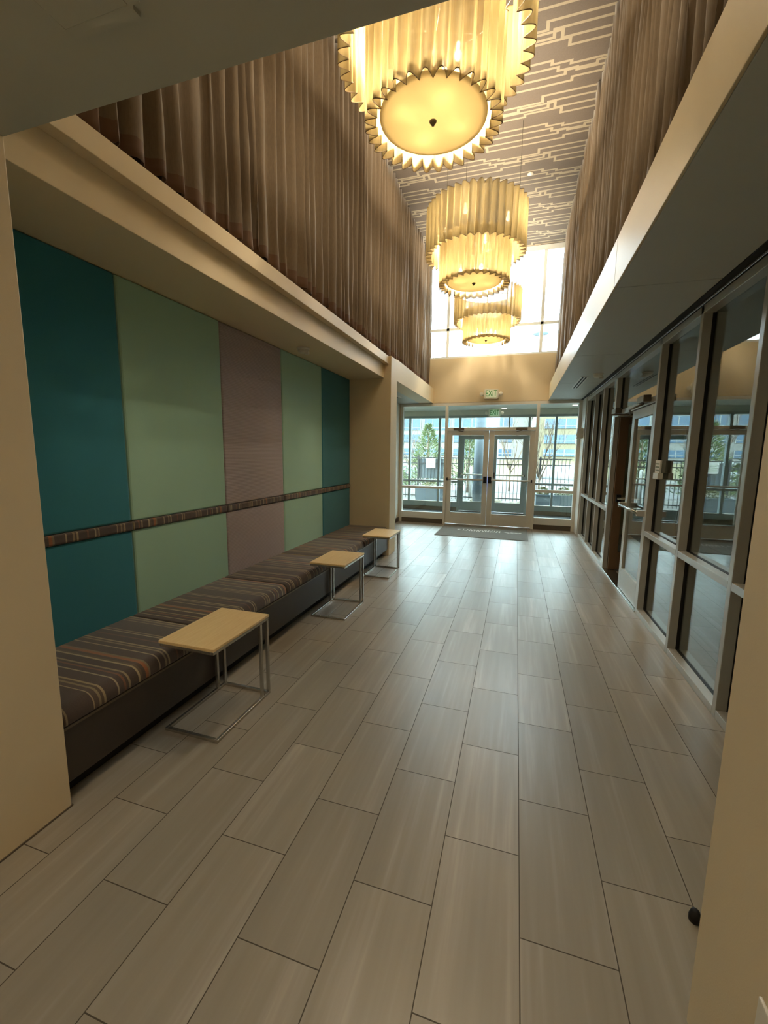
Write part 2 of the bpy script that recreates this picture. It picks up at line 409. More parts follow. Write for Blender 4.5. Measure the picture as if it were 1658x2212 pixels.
# high window
wn_ = struct('window_1', 'tall window of bright sky high above the doors', loc=(-.65, YB+.05, 3.76))
bm = B((-2.14, YB+.01, 3.76, .84, YB+.12, 3.80), (-2.14, YB+.01, 5.80, .84, YB+.12, ZC), (-2.14, YB+.01, 3.80, -2.08, YB+.12, 5.80), (.78, YB+.01, 3.80, .84, YB+.12, 5.80))
obj('window_frame', bm, 'frame_window', wn_)
for x in (-1.60, .365): obj('mullion', RB(.004, (x-.032, YB+.0, 3.80, x+.032, YB+.12, 5.80)), 'frame_window', wn_)
obj('transom_bar', RB(.004, (-2.08, YB+.0, 4.345, .78, YB+.115, 4.405)), 'frame_window', wn_)
for x0, x1 in ((-2.08, -1.63), (-1.574, .339), (.391, .78)):
    for z0, z1 in ((3.80, 4.35), (4.40, 5.80)):
        obj('pane', B((x0, YB+.055, z0, x1, YB+.061, z1)), 'glass', wn_)

# ---- entry storefront (back wall) and its twin beyond the vestibule
def push_bar(parent, xa, xb, y, z, side, latch_x):
    bm = nb(); tube(bm, [(xa, y-.065, z), (xb, y-.065, z)], .019, 14)
    o = obj('push_bar', bm, 'frame_paint', parent, True)
    bm = nb()
    rbox(bm, latch_x-.035, y-.085, z-.075, latch_x+.035, y-.001, z+.075, r=.006)
    e_ = xa if abs(xb-latch_x) < abs(xa-latch_x) else xb
    rbox(bm, e_-.014, y-.088, z-.03, e_+.014, y-.001, z+.03, r=.004)
    obj('latch_case', bm, 'black_metal', o)
def closer(parent, x, y, z, d):
    bm = nb(); rbox(bm, x-.12, y-.06, z-.02, x+.12, y-.001, z+.045, r=.008)
    o = obj('door_closer', bm, 'closer_metal', parent)
    bm = nb(); tube(bm, [(x-.02*d, y-.035, z-.02), (x+.02*d, y-.16, z-.035), (x+.10*d, y-.03, z-.045)], .008, 8)
    obj('closer_arm', bm, 'closer_metal', o, True)
def leaf(name, label, x0, x1, y, hinge_left, glassmat='glass', hw=True, mat='frame_paint'):
    # leaf between x0 and x1, facing -Y
    d = thing(name, label, 'door', ((x0+x1)/2, y, 0)); d['kind'] = 'structure'
    T = .045; zb, zt = .02, 2.165; s = .11; rb, rt = .26, .10
    obj('stile', RB(.003, (x0, y-T/2, zb, x0+s, y+T/2, zt)), mat, d)
    obj('stile', RB(.003, (x1-s, y-T/2, zb, x1, y+T/2, zt)), mat, d)
    obj('bottom_rail', RB(.003, (x0+s, y-T/2, zb, x1-s, y+T/2, zb+rb)), mat, d)
    obj('top_rail', RB(.003, (x0+s, y-T/2, zt-rt, x1-s, y+T/2, zt)), mat, d)
    obj('glazing_bead', B((x0+s, y-T/2-.004, zb+rb, x1-s, y-.004, zb+rb+.012)), 'white_plastic', d)
    obj('pane', B((x0+s, y-.003, zb+rb, x1-s, y+.003, zt-rt)), glassmat, d)
    if hw:
        lx = x1-.05 if hinge_left else x0+.05
        push_bar(d, x0+.03, x1-.03, y-T/2, 1.065, 1, lx)
    return d
def front(n, y, xs, label, zh, zdoor, mat, x_door, dark=True, room=True):
    """xs = [jamb, door jamb, door jamb, jamb]"""
    w_ = struct('window_%d' % n, label, loc=((xs[0]+xs[3])/2, y, 0))
    d0, d1 = y-.06, y+.06
    obj('head_rail', RB(.003, (xs[0]-.05, d0, zh-.06, xs[3]+.05, d1, zh)), mat, w_)
    for x in xs: obj('mullion', RB(.003, (x-.03, d0-.004, 0.0, x+.03, d1, zh-.06)), mat, w_)
    for a, b_ in ((xs[0], xs[1]), (xs[2], xs[3])):
        obj('sill_rail', RB(.003, (a+.03, d0, .11, b_-.03, d1, .25)), mat, w_)
        obj('base_tile', B((a+.03, d0+.01, 0, b_-.03, d1-.01, .11)), 'base_tile', w_)
        obj('middle_rail', RB(.003, (a+.03, d0, .82, b_-.03, d1, .88)), mat, w_)
        obj('sill_bead', B((a+.03, d0-.002, .25, b_-.03, y-.004, .262)), 'white_plastic', w_)
        obj('pane', B((a+.03, y-.003, .25, b_-.03, y+.003, .82)), 'glass', w_)
        obj('pane', B((a+.03, y-.003, .88, b_-.03, y+.003, zh-.06)), 'glass', w_)
    obj('transom_bar', RB(.003, (xs[1]+.03, d0, 2.17, xs[2]-.03, d1, 2.235)), mat, w_)
    obj('pane', B((xs[1]+.03, y-.003, 2.235, xs[2]-.03, y+.003, zh-.06)), 'glass', w_)
    obj('threshold', RB(.003, (xs[1]+.03, d0-.02, 0, xs[2]-.03, d1, .015)), 'chrome', w_)
    return w_
y1 = YB+.06
w2 = front(2, y1, [-2.63, -1.57, .40, 1.23], 'pale metal entry storefront framing the double doors and side windows', ZS-.005, 2.2, 'frame_paint', None)
for xs_ in ((-2.62, -1.60), (.43, 1.2)): pass
xm = -.605
dA = leaf('door_1', 'left leaf of the pale glazed entry doors behind the mat', -1.54, xm-.004, y1-.01, True)
closer(dA, -1.28, y1-.035, 2.19, 1)
dB = leaf('door_2', 'right leaf of the pale glazed entry doors behind the mat', xm+.004, .37, y1-.01, False)
closer(dB, .08, y1-.035, 2.19, -1)
Y2 = 12.30
simple('frame_outer', '#838F92', .4, var=.04)
w3 = front(3, Y2, [-3.9, -1.57, .29, 2.4], 'outer blue-grey storefront at the far side of the vestibule', 2.72, 2.2, 'frame_outer', None)
for x in (-3.03, -2.15, .97, 1.7): obj('mullion', RB(.003, (x-.03, Y2-.062, .11, x+.03, Y2+.06, 2.66)), 'frame_outer', w3)
obj('mullion', RB(.003, (-.25, Y2-.06, 2.235, -.21, Y2+.06, 2.66)), 'frame_outer', w3)
dC = leaf('door_3', 'left leaf of the outer vestibule doors', -1.54, -.644, Y2, True, mat='frame_outer')
closer(dC, -1.28, Y2-.025, 2.19, 1)
dD = leaf('door_4', 'right leaf of the outer vestibule doors', -.636, .26, Y2, False, mat='frame_outer')
closer(dD, 0, Y2-.025, 2.19, -1)
# vestibule shell
struct('ceiling_vestibule', 'grey ceiling of the vestibule', B((-4.0, YB+.15, 2.86, 2.6, 12.40, 2.98)), 'soffit_paint', cat='ceiling')
struct('wall_vestibule', 'header above the outer doors', B((-4.0, Y2-.08, 2.72, 2.6, Y2+.10, 2.86)), 'soffit_paint')
struct('wall_vestibule_left', 'end wall of the vestibule', B((-4.1, YB, 0, -3.95, 12.4, 2.95)), 'wall_paint', cat='wall')
struct('wall_vestibule_right', 'end wall of the vestibule at the right', B((2.45, YB+.15, 0, 2.6, 12.4, 2.95)), 'wall_paint', cat='wall')
struct('wall_vestibule_back', 'wall beside the entry storefront', B((-3.95, YB, 0, -2.82, YB+.15, 2.95), (1.45, YB, 0, 5.2, YB+.15, 2.95)), 'wall_paint', cat='wall')

# ---- side storefront on the right (plane x = 1.28)
X0, X1 = 1.28, 1.43; XG = 1.355
w4 = struct('window_4', 'long side storefront of tall panes along the right', loc=(X0, 5, 0))
def post(y, wd=.05, z0=0.0, z1=ZS-.03):
    o = obj('mullion', RB(.003, (X0, y-wd/2, z0, X1, y+wd/2, z1)), 'frame_alu', w4)
    obj('gasket', B((XG-.016, y-wd/2-.002, z0+.02, XG+.016, y+wd/2+.002, z1-.01)), 'gasket', o)
posts = [9.27, 8.41, 7.64, 6.72, 4.84, 3.90, 3.00, 2.10, 1.27]
for i, y in enumerate(posts): post(y, .09 if i == 3 else .05)
obj('head_rail', RB(.003, (X0, 1.24, ZS-.09, X1, 9.30, ZS-.03)), 'frame_alu', w4)
obj('head_cap', B((X0+.02, 1.24, ZS-.03, X1-.02, 9.30, ZS)), 'dark_reveal', w4)
def rail(a, b_, z0, z1, name='middle_rail'):
    o = obj(name, RB(.003, (X0, a, z0, X1, b_, z1)), 'frame_alu', w4)
    obj('gasket', B((XG-.014, a, z0-.002, XG+.014, b_, z1+.002)), 'gasket', o)
for i in range(len(posts)-1):
    b_, a = posts[i]-.025, posts[i+1]+.025
    if i == 3: b_, a = posts[3]-.045, posts[4]+.025
    if i == 2: a = posts[3]+.045
    if i == 3: continue
    rail(a, b_, .835, .885); rail(a, b_, 0, .055, 'sill_rail')
    obj('pane', B((XG-.003, a, .055, XG+.003, b_, .835)), 'glass_side', w4)
    obj('pane', B((XG-.003, a, .885, XG+.003, b_, ZS-.09)), 'glass_side', w4)
ya, yb_ = 4.865, 6.675
obj('transom_bar', RB(.003, (X0, ya, 2.17, X1, yb_, 2.235)), 'frame_alu', w4)
obj('pane', B((XG-.003, ya, 2.235, XG+.003, yb_, ZS-.09)), 'glass_side', w4)
obj('threshold', RB(.003, (X0-.01, ya, 0, X1, yb_, .014)), 'chrome', w4)
# near leaf closed
simple('frame_leaf', '#B5B2A8', .35, var=.03)
def side_leaf(name, label, y0, yl, open_):
    d = thing(name, label, 'door', (X0+.03, yl if open_ else y0, 0)); d['kind'] = 'structure'
    T = .045; s = .11; zb, zt = .018, 2.165; L = .90
    def bx_(a, b_, z0, z1, t0=-T/2, t1=T/2):
        if open_: return (X0+.06+a, yl+t0, z0, X0+.06+b_, yl+t1, z1)
        return (X0+.04+t0, y0+a, z0, X0+.04+t1, y0+b_, z1)
    mt = 'brown_metal' if open_ else 'frame_leaf'
    obj('stile', RB(.003, bx_(0, s, zb, zt)), mt, d); obj('stile', RB(.003, bx_(L-s, L, zb, zt)), mt, d)
    obj('bottom_rail', RB(.003, bx_(s, L-s, zb, zb+.26)), mt, d); obj('top_rail', RB(.003, bx_(s, L-s, zt-.1, zt)), mt, d)
    obj('pane', B(bx_(s, L-s, zb+.26, zt-.1, -.003, .003)), 'glass_side', d)
    bm = nb()
    if open_: tube(bm, [(X0+.09, yl-.085, 1.05), (X0+.06+L-.03, yl-.085, 1.05)], .017, 12)
    else: tube(bm, [(X0-.05, y0+.03, 1.05), (X0-.05, y0+L-.03, 1.05)], .017, 12)
    pb = obj('push_bar', bm, 'chrome', d, True)
    bm = nb()
    for a in (.05, L-.05):
        if open_: rbox(bm, X0+.06+a-.03, yl-.09, 1.0, X0+.06+a+.03, yl-T/2-.001, 1.10)
        else: rbox(bm, X0-.06, y0+a-.025, 1.02, X0+.016, y0+a+.025, 1.08)
    obj('latch_case', bm, 'black_metal' if open_ else 'frame_leaf', pb)
    return d
dE = side_leaf('door_5', 'closed near leaf of the side doors with a tubular push bar', 4.875, 0, False)
bm = nb(); rbox(bm, X0-.075, 5.0, 2.19, X0-.001, 5.24, 2.26, r=.008); c_ = obj('door_closer', bm, 'closer_metal', dE)
bm = nb(); tube(bm, [(X0-.04, 5.12, 2.18), (X0-.10, 5.42, 2.15), (X0-.02, 5.72, 2.13)], .011, 8); obj('closer_arm', bm, 'closer_metal', c_, True)
dF = side_leaf('door_6', 'open far leaf of the side doors swung into the next room', 0, 6.63, True)
bm = nb(); rbox(bm, X0-.075, 6.28, 2.19, X0-.001, 6.52, 2.26, r=.008); c_ = obj('door_closer', bm, 'closer_metal', dF)
bm = nb(); tube(bm, [(X0-.04, 6.4, 2.18), (X0-.16, 6.02, 2.15), (X0+.10, 5.80, 2.13), (X0+.30, 6.58, 2.12)], .011, 8); obj('closer_arm', bm, 'closer_metal', c_, True)
# next room
struct('ceiling_next', 'ceiling of the next room', B((1.43, -3.2, ZS, 5.2, YB, ZS+.12)), 'soffit_paint', cat='ceiling')
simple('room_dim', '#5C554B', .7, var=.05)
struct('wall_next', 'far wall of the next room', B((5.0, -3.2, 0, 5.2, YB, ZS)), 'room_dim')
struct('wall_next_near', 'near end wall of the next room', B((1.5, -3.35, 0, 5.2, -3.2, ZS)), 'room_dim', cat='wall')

# ------------------------------------------------------------------ bench niche
PX = -2.56
psp = [1.245, 2.265, 3.285, 4.31, 5.345, 6.355]
fb = ['teal', 'sage', 'mauve', 'sage', 'teal']
wh = ['nearest, left end of the bench wall', 'second from the near end', 'in the middle of the bench wall', 'second from the far end', 'at the far end by the pier']
nm = {'teal': 'dark teal', 'sage': 'sage green', 'mauve': 'ribbed mauve'}
for i in range(5):
    a, b_ = psp[i]+.002, psp[i+1]-.002
    o = obj('wall_panel', RB(.014, (PX-.042, a, 1.142, PX, b_, 2.778), ), 'fabric_'+fb[i], smooth=False)
    tag(o, 'tall %s upholstered wall panel above the striped band, %s' % (nm[fb[i]], wh[i]), 'wall panel', 'upholstered panels behind the bench')
    o = obj('wall_panel', RB(.014, (PX-.042, a, .448, PX, b_, 1.076)), 'fabric_'+fb[i])
    tag(o, 'low %s upholstered back panel just above the seat, %s' % (nm[fb[i]], wh[i]), 'wall panel', 'upholstered panels behind the bench')
    o = obj('striped_band', RB(.012, (PX-.042, a, 1.078, PX+.012, b_, 1.140)), 'stripe_fabric')
    tag(o, 'narrow striped fabric rail between the %s panels, %s' % (nm[fb[i]], wh[i]), 'fabric rail', 'striped rails along the bench wall')
csp = [1.245, 2.215, 3.215, 4.215, 5.235, 6.355]
for i in range(5):
    a, b_ = csp[i]+.003, csp[i+1]-.003
    bm = nb(); vs, fs = box(bm, PX-.04, a, .378, -1.899, b_, .468)
    es = [e for e in {e for f in fs for e in f.edges} if all(v.co.x > -1.92 for v in e.verts) and abs(e.verts[0].co.y-e.verts[1].co.y) > .1 and e.verts[0].co.z > .4]
    bmesh.ops.bevel(bm, geom=es, offset=.06, segments=6, profile=.5, affect='EDGES')
    es = [e for e in bm.edges if abs(e.calc_face_angle(0)) > 1.0]
    bmesh.ops.bevel(bm, geom=es, offset=.012, segments=2, profile=.5, affect='EDGES')
    o = obj('seat_cushion', bm, 'stripe_fabric', smooth=True)
    tag(o, 'brown striped seat cushion on the bench, %s' % ['nearest one', 'second from the near end', 'middle one behind the second table', 'second from the far end', 'farthest one against the pier'][i], 'cushion', 'striped seat cushions')
t_ = thing('bench', 'long dark brown built-in bench base along the left wall', 'bench', (-2.2, 3.8, 0))
obj('seat_box', RB(.003, (PX-.04, 1.245, .10, -1.908, 6.355, .377)), 'bench_laminate', t_)
obj('toe_kick', B((PX-.04, 1.25, 0, -1.99, 6.35, .10)), 'dark_reveal', t_)
obj('edge_strip', B((-1.910, 1.245, .362, -1.902, 6.355, .374)), 'closer_metal', t_)

# tables
def make_table(loc, label, w=.37, l=.54):
    t_ = thing('side_table', label, 'side table', loc, 'small side tables along the bench')
    x, y, z = loc; r = .0095; H = .545
    obj('tabletop', RB(.003, (x-w/2-.004, y-l/2-.004, z+H-.0, x+w/2+.004, y+l/2+.004, z+H+.018)), 'maple_top', t_)
    def bar(*a): return RB(.002, a)
    q = .019
    bm = nb()
    for (a, b_, c_, d) in ((x-w/2, y-l/2, x-w/2+q, y+l/2), (x+w/2-q, y-l/2, x+w/2, y+l/2)):
        rbox(bm, a, b_, z, c_, d, z+q, r=.002)
    for yy in (y-l/2, y+l/2-q): rbox(bm, x-w/2+q, yy, z, x+w/2-q, yy+q, z+q, r=.002)
    obj('base_frame', bm, 'steel_brushed', t_)
    bm = nb()
    for (a, b_, c_, d) in ((x-w/2, y-l/2, x-w/2+q, y+l/2), (x+w/2-q, y-l/2, x+w/2, y+l/2)):
        rbox(bm, a, b_, z+H-q, c_, d, z+H-.0005, r=.002)
    for yy in (y-l/2, y+l/2-q): rbox(bm, x-w/2+q, yy, z+H-q, x+w/2-q, yy+q, z+H-.0005, r=.002)
    obj('top_frame', bm, 'steel_brushed', t_)
    for xx in (x-w/2, x+w/2-q):
        for yy in (y+l/2-q, y+l/2-q-.075):
            obj('leg', bar(xx, yy, z+q, xx+q, yy+q, z+H-q), 'steel_brushed', t_)
    return t_
t1 = make_table((-1.712, 2.070, 0), 'light wood top side table on a thin steel frame, nearest of the three')
dup(t1, (-1.712, 3.930, 0), 'light wood top side table on a thin steel frame, middle of the three')
dup(t1, (-1.705, 5.412, 0), 'light wood top side table on a thin steel frame, farthest, beside the pier')

# ------------------------------------------------------------------ curtains
def curtain(name, label, x, sgn, y0, y1, z0, z1, seed, hem_step=.0):
    rnd = random.Random(seed); ys = []; y = y0
    knots = [y0]
    while knots[-1] < y1: knots.append(knots[-1]+rnd.uniform(.105, .17))
    bm = nb(); rows = [0, .018, .05, .12, .25, .42, .6, .8, .93, 1.0]
    K = 10; cols = []
    n = len(knots)-1
    amp = [rnd.uniform(.034, .058) for _ in range(n+1)]; skew = [rnd.uniform(-.25, .25) for _ in range(n+1)]
    hemz = [rnd.uniform(-.02, .02) for _ in range(n+1)]
    for i in range(n):
        for k in range(K):
            s = k/K; cols.append((i, s))
    cols.append((n-1, .999))
    grid = []
    for tt in rows:
        row = []
        for (i, s) in cols:
            a0, a1 = knots[i], knots[i+1]
            ss = s + skew[i]*math.sin(PI*s)*(.3+.7*(1-tt))*.6
            ph = 2*PI*s
            a = amp[i]*(.75+.25*math.cos(3*tt+i))
            prof = math.cos(ph); prof = math.copysign(abs(prof)**.7, prof)
            dx = a*prof + .006*math.sin(17*tt+i*1.7)
            yy = a0+(a1-a0)*ss+.010*math.sin(5*tt+i*2.1)*(1-tt)
            zz = z0+(z1-z0)*tt + (hemz[i]*(1-s)+hemz[i+1]*s)*(1-tt)**8
            row.append(bm.verts.new((x+sgn*dx, yy, zz)))
        grid.append(row)
    for A, B_ in zip(grid, grid[1:]):
        for k in range(len(A)-1): bm.faces.new((A[k], A[k+1], B_[k+1], B_[k]))
    o = obj(name, bm, 'curtain_cloth', smooth=True)
    md = o.modifiers.new('thick', 'SOLIDIFY'); md.thickness = .003
    tag(o, label, 'curtain', 'tall pleated curtains')
    return o
curtain('curtain', 'tall pleated brown curtain above the bench on the left', -2.035, 1, 1.26, YB-.02, 3.17, ZC-.015, 4)
curtain('curtain', 'tall pleated brown curtain above the side storefront on the right', .725, -1, 1.26, YB-.02, 3.17, ZC-.015, 9)

# ------------------------------------------------------------------ chandeliers
def rprof(a, R, amp, n, seed=0):
    s = .5+.5*math.cos(n*a); return R-amp*(1-s**.62)
def drum(R, amp, n, z0, z1, parent, c):
    K = 12; tot = n*K; bm = nb(); zs = [z0, z0+.04, z0+(z1-z0)*.5, z1-.04, z1]; grid = []
    for j, z in enumerate(zs):
        grid.append([bm.verts.new((c[0]+rprof(2*PI*k/tot, R, amp, n)*math.cos(2*PI*k/tot+.02*math.sin(3*z)), c[1]+rprof(2*PI*k/tot, R, amp, n)*math.sin(2*PI*k/tot+.02*math.sin(3*z)), z)) for k in range(tot)])
    for A, B_ in zip(grid, grid[1:]):
        for k in range(tot): bm.faces.new((A[k], A[(k+1) % tot], B_[(k+1) % tot], B_[k]))
    o = obj('pleated_shade', bm, 'shade_cloth', parent, True)
    bm = nb()
    for z in (z0, z1):
        bm = nb(); ring = []; q = 6
        for k in range(tot):
            a = 2*PI*k/tot; r_ = rprof(a, R, amp, n); a2 = a+.02*math.sin(3*z)
            ctr = Vector((c[0]+r_*math.cos(a2), c[1]+r_*math.sin(a2), z)); rad = Vector((math.cos(a2), math.sin(a2), 0))
            ring.append([bm.verts.new(ctr+(rad*math.cos(2*PI*j/q)+Vector((0, 0, 1))*math.sin(2*PI*j/q))*.0032) for j in range(q)])
        for k in range(tot):
            A, B_ = ring[k], ring[(k+1) % tot]
            for j in range(q): bm.faces.new((A[j], A[(j+1) % q], B_[(j+1) % q], B_[j]))
        obj('hem_piping', bm, 'hem_trim', o, True)
    return o
def chandelier(c, zb, label):
    t_ = thing('chandelier', label, 'chandelier', (c[0], c[1], zb), 'pleated drum chandeliers')
    drum(.467, .080, 30, zb, zb+.58, t_, c)
    drum(.650, .078, 40, zb+.365, zb+.945, t_, c)
    bm = nb(); lathe(bm, [(.001, zb+.040), (.20, zb+.043), (.33, zb+.050), (.365, zb+.058), (.365, zb+.064), (.33, zb+.057), (.2, zb+.05), (.001, zb+.047)], (c[0], c[1], 0), 64)
    obj('glass_diffuser', bm, 'frosted_disc', t_, True)
    bm = nb(); lathe(bm, [(.001, zb+.006), (.010, zb+.010), (.012, zb+.022), (.022, zb+.028), (.026, zb+.038), (.012, zb+.046)], (c[0], c[1], 0), 20)
    obj('finial', bm, 'closer_metal', t_, True)
    bm = nb()
    tube(bm, [(c[0], c[1], zb+.047), (c[0], c[1], zb+.93)], .010, 10)
    for z, R in ((zb+.57, .39), (zb+.93, .57)):
        pts = [(c[0]+R*math.cos(2*PI*k/48), c[1]+R*math.sin(2*PI*k/48), z) for k in range(49)]; tube(bm, pts, .005, 6)
        for k in range(4): tube(bm, [(c[0], c[1], z), (c[0]+R*math.cos(PI/2*k+.35), c[1]+R*math.sin(PI/2*k+.35), z)], .005, 6)
    obj('frame', bm, 'lamp_metal', t_, True)
    for k in range(3):
        a = 2*PI*k/3+.4; bm = nb(); tube(bm, [(c[0]+.57*math.cos(a), c[1]+.57*math.sin(a), zb+.93), (c[0]+.57*math.cos(a), c[1]+.57*math.sin(a), ZC-.002)], .0025, 6)
        obj('cable', bm, 'lamp_metal', t_)
    bm = nb(); lathe(bm, [(.07, ZC-.03), (.075, ZC-.02), (.075, ZC-.001)], (c[0], c[1], 0), 24); obj('canopy', bm, 'white_plastic', t_, True)
    for (R, z, k0, en, off) in ((.20, zb+.170, 4, BULB_IN, .55), (.42, zb+.745, 4, BULB_UP, PI*.93)):
        for k in range(k0):
            a = off+2*PI*k/k0; x, y = c[0]+R*math.cos(a), c[1]+R*math.sin(a)
            bm = nb(); lathe(bm, [(.004, z-.045), (.018, z-.038), (.028, z-.018), (.028, z), (.018, z+.022), (.013, z+.035)], (x, y, 0), 16)
            bo = obj('bulb', bm, 'bulb_glow', t_, True)
            bm = nb(); tube(bm, [(x, y, z+.035), (x, y, z+.075)], .014, 10); obj('bulb_socket', bm, 'white_plastic', bo)
            ld = bpy.data.lights.new('bulb_light', 'POINT'); ld.energy = en; ld.color = WARM; ld.shadow_soft_size = .04
            lo = bpy.data.objects.new('bulb_light', ld); C.objects.link(lo); lo.parent = t_; lo.location = (x-c[0], y-c[1], (z-.055 if R < .3 else z-.01)-zb)
            if R < .3: ld.shadow_soft_size = .02
chandelier((-.665, 3.17), 3.855, 'two-tier pleated cream drum chandelier, nearest and largest in view, cut by the header')
chandelier((-.665, 6.07), 3.865, 'two-tier pleated cream drum chandelier, middle of the three')
chandelier((-.70, 8.95), 3.845, 'two-tier pleated cream drum chandelier, farthest, in front of the high window')

# ------------------------------------------------------------------ fittings
def text_mesh(name, s, size, mat, parent, loc, rot, depth=.002):
    cu = bpy.data.curves.new(name, 'FONT'); cu.body = s; cu.size = size; cu.extrude = depth; cu.align_x = 'CENTER'; cu.align_y = 'CENTER'
    to = bpy.data.objects.new(name, cu); C.objects.link(to)
    dg = bpy.context.evaluated_depsgraph_get(); me = bpy.data.meshes.new_from_object(to.evaluated_get(dg))
    C.objects.unlink(to); bpy.data.objects.remove(to)
    o = bpy.data.objects.new(name, me); C.objects.link(o); me.materials.clear(); me.materials.append(MATS[mat])
    o.parent = parent; o.rotation_euler = rot
    o.location = Vector(loc)-Vector(parent.location); return o
def exit_sign(c, face_y, label, glow):
    x, y, z = c
    t_ = thing('exit_sign', label, 'exit sign', (x, y, z))
    bm = nb(); vs, fs = box(bm, x-.155, y-.05, z-.105, x+.155, y, z+.105)
    es = [e for e in bm.edges if abs(e.verts[0].co.y-e.verts[1].co.y) > .01]
    bmesh.ops.bevel(bm, geom=es, offset=.035, segments=4, profile=.5, affect='EDGES')
    obj('housing', bm, 'white_plastic', t_)
    bm = RB(.004, (x-.118, y-.056, z-.080, x+.118, y-.049, z+.082)); obj('light_panel', bm, glow, t_)
    o = text_mesh('lettering', 'EXIT', .165, 'exit_green', t_, (x, y-.058, z+.004), (PI/2, 0, 0)); o.scale = (.72, 1.15, 1)
    for s in (-1, 1):
        bm = nb(); lathe(bm, [(.012, -.02), (.034, -.06), (.042, -.075), (.036, -.078)], (x+s*.205, y+.0, z-.005), 20, 'Y')
        tube(bm, [(x+s*.155, y-.02, z-.03), (x+s*.20, y-.03, z-.02)], .012, 8)
        hd = obj('lamp_head', bm, 'white_plastic', t_, True)
    return t_
emis('exit_face', hexc('#8FBF7A'), .25)
exit_sign((-.60, YB-.001, 2.955), YB, 'white exit sign with green lettering and two lamp heads on the wall above the doors', 'exit_face')
exit_sign((-.63, Y2-.25, 2.755), Y2, 'green exit sign hung from the vestibule ceiling, seen through the transom glass', 'exit_glow')

def smoke(x, y, z, label):
    t_ = thing('smoke_alarm', label, 'alarm', (x, y, z), 'ceiling alarms')
    bm = nb(); lathe(bm, [(.068, -.0), (.070, -.012), (.064, -.022)], (x, y, z), 28); obj('base', bm, 'white_plastic', t_, True)
    bm = nb(); lathe(bm, [(.058, -.022), (.060, -.035), (.048, -.052), (.02, -.058)], (x, y, z), 28); obj('cover', bm, 'white_plastic', t_, True)
    bm = nb(); rbox(bm, x+.02, y-.014, z-.072, x+.07, y+.014, z-.040, r=.006); obj('strobe_lens', bm, 'white_plastic', t_)
smoke(-2.31, 4.36, 2.78, 'round white alarm under the bench soffit')
smoke(1.045, 6.80, ZS, 'round white alarm under the side soffit beside the slot vent')
t_ = thing('air_vent', 'white two-slot air diffuser in the side soffit near the entry', 'vent', (.90, 7.55, ZS-.004))
obj('frame', B((.845, 6.98, ZS-.006, .955, 8.10, ZS-.0005)), 'vent_white', t_)
for x in (.868, .912): obj('slot', B((x, 7.0, ZS-.009, x+.02, 8.08, ZS-.006)), 'dark_reveal', t_)
t_ = thing('air_vent', 'slim slot diffuser in the left alcove soffit', 'vent', (-2.40, 8.2, ZS-.004))
obj('frame', B((-2.45, 7.5, ZS-.006, -2.35, 8.7, ZS-.0005)), 'vent_white', t_)
obj('slot', B((-2.42, 7.52, ZS-.009, -2.40, 8.68, ZS-.006)), 'dark_reveal', t_)
bm = nb(); lathe(bm, [(.045, -.010), (.045, -.004), (.04, -.001)], (-.021, 7.416, ZC), 24)
tag(obj('sprinkler_cover', bm, 'white_plastic', smooth=True), 'small round white cover plate on the patterned ceiling', 'cover plate')
t_ = thing('wall_box', 'beige signal box on the corner wall beside the entry windows', 'box', (1.235, 9.50, 2.02))
obj('housing', RB(.006, (1.15, 9.46, 1.98, 1.259, 9.60, 2.19)), 'frame_paint', t_)
obj('sensor_lens', RB(.004, (1.144, 9.49, 2.03, 1.150, 9.57, 2.09)), 'white_plastic', t_)
t_ = thing('access_plate', 'pale metal plate in the low header at the top left', 'plate', (-1.05, .90, ZS-.003))
bm = nb(); vs, fs = box(bm, -1.26, .76, ZS-.012, -.985, 1.035, ZS-.0005)
bmesh.ops.bevel(bm, geom=[e for e in bm.edges if abs(e.verts[0].co.z-e.verts[1].co.z) > .005], offset=.03, segments=5, affect='EDGES')
obj('cover', bm, 'soffit_paint', t_); obj('rim', RB(.002, (-1.24, .78, ZS-.014, -1.02, 1.0, ZS-.012)), 'soffit_paint', t_)
tag(obj('wall_plate', RB(.003, (.552, .82, .30, .5598, .955, .50)), 'white_plastic'), 'white wall plate low on the near right wall, at the frame edge', 'wall plate')
bm = nb(); lathe(bm, [(.018, 0), (.019, .02), (.013, .04), (.006, .045)], (.69, 1.56, 0), 16)
tag(obj('door_stop', bm, 'black_rubber', smooth=True), 'small black rubber stop on the floor behind the near right wall', 'door stop')
for i, (x, y) in enumerate(((-1.2, -.9), (-.1, -.9), (-1.2, -2.3), (-.1, -2.3))):  # unseen fill panels, added to brighten the near floor and walls
    t_ = thing('fill_light_panel', 'added square fill light panel, unseen behind the viewpoint, %s' % ('front left', 'front right', 'back left', 'back right')[i], 'ceiling light', (x, y, ZS-.01), 'added fill light panels')
    obj('frame', RB(.003, (x-.32, y-.32, ZS-.02, x+.32, y+.32, ZS-.0005)), 'white_plastic', t_)
    obj('added_fill_diffuser', B((x-.29, y-.29, ZS-.024, x+.29, y+.29, ZS-.0205)), 'fill_glow', t_)
# notice holder on the glass
t_ = thing('notice_holder', 'white paper notice holder hanging on the side glass beside the near door leaf', 'notice', (1.30, 4.60, 1.45))
obj('sheet', RB(.002, (1.30, 4.60, 1.45, 1.316, 4.74, 1.60)), 'paper', t_)
obj('pocket', RB(.003, (1.288, 4.595, 1.42, 1.332, 4.745, 1.48)), 'white_plastic', t_)
for k, z in enumerate((1.56, 1.53, 1.50)): obj('printed_line', B((1.2985, 4.62, z, 1.3, 4.72, z+.012)), 'ink', t_)

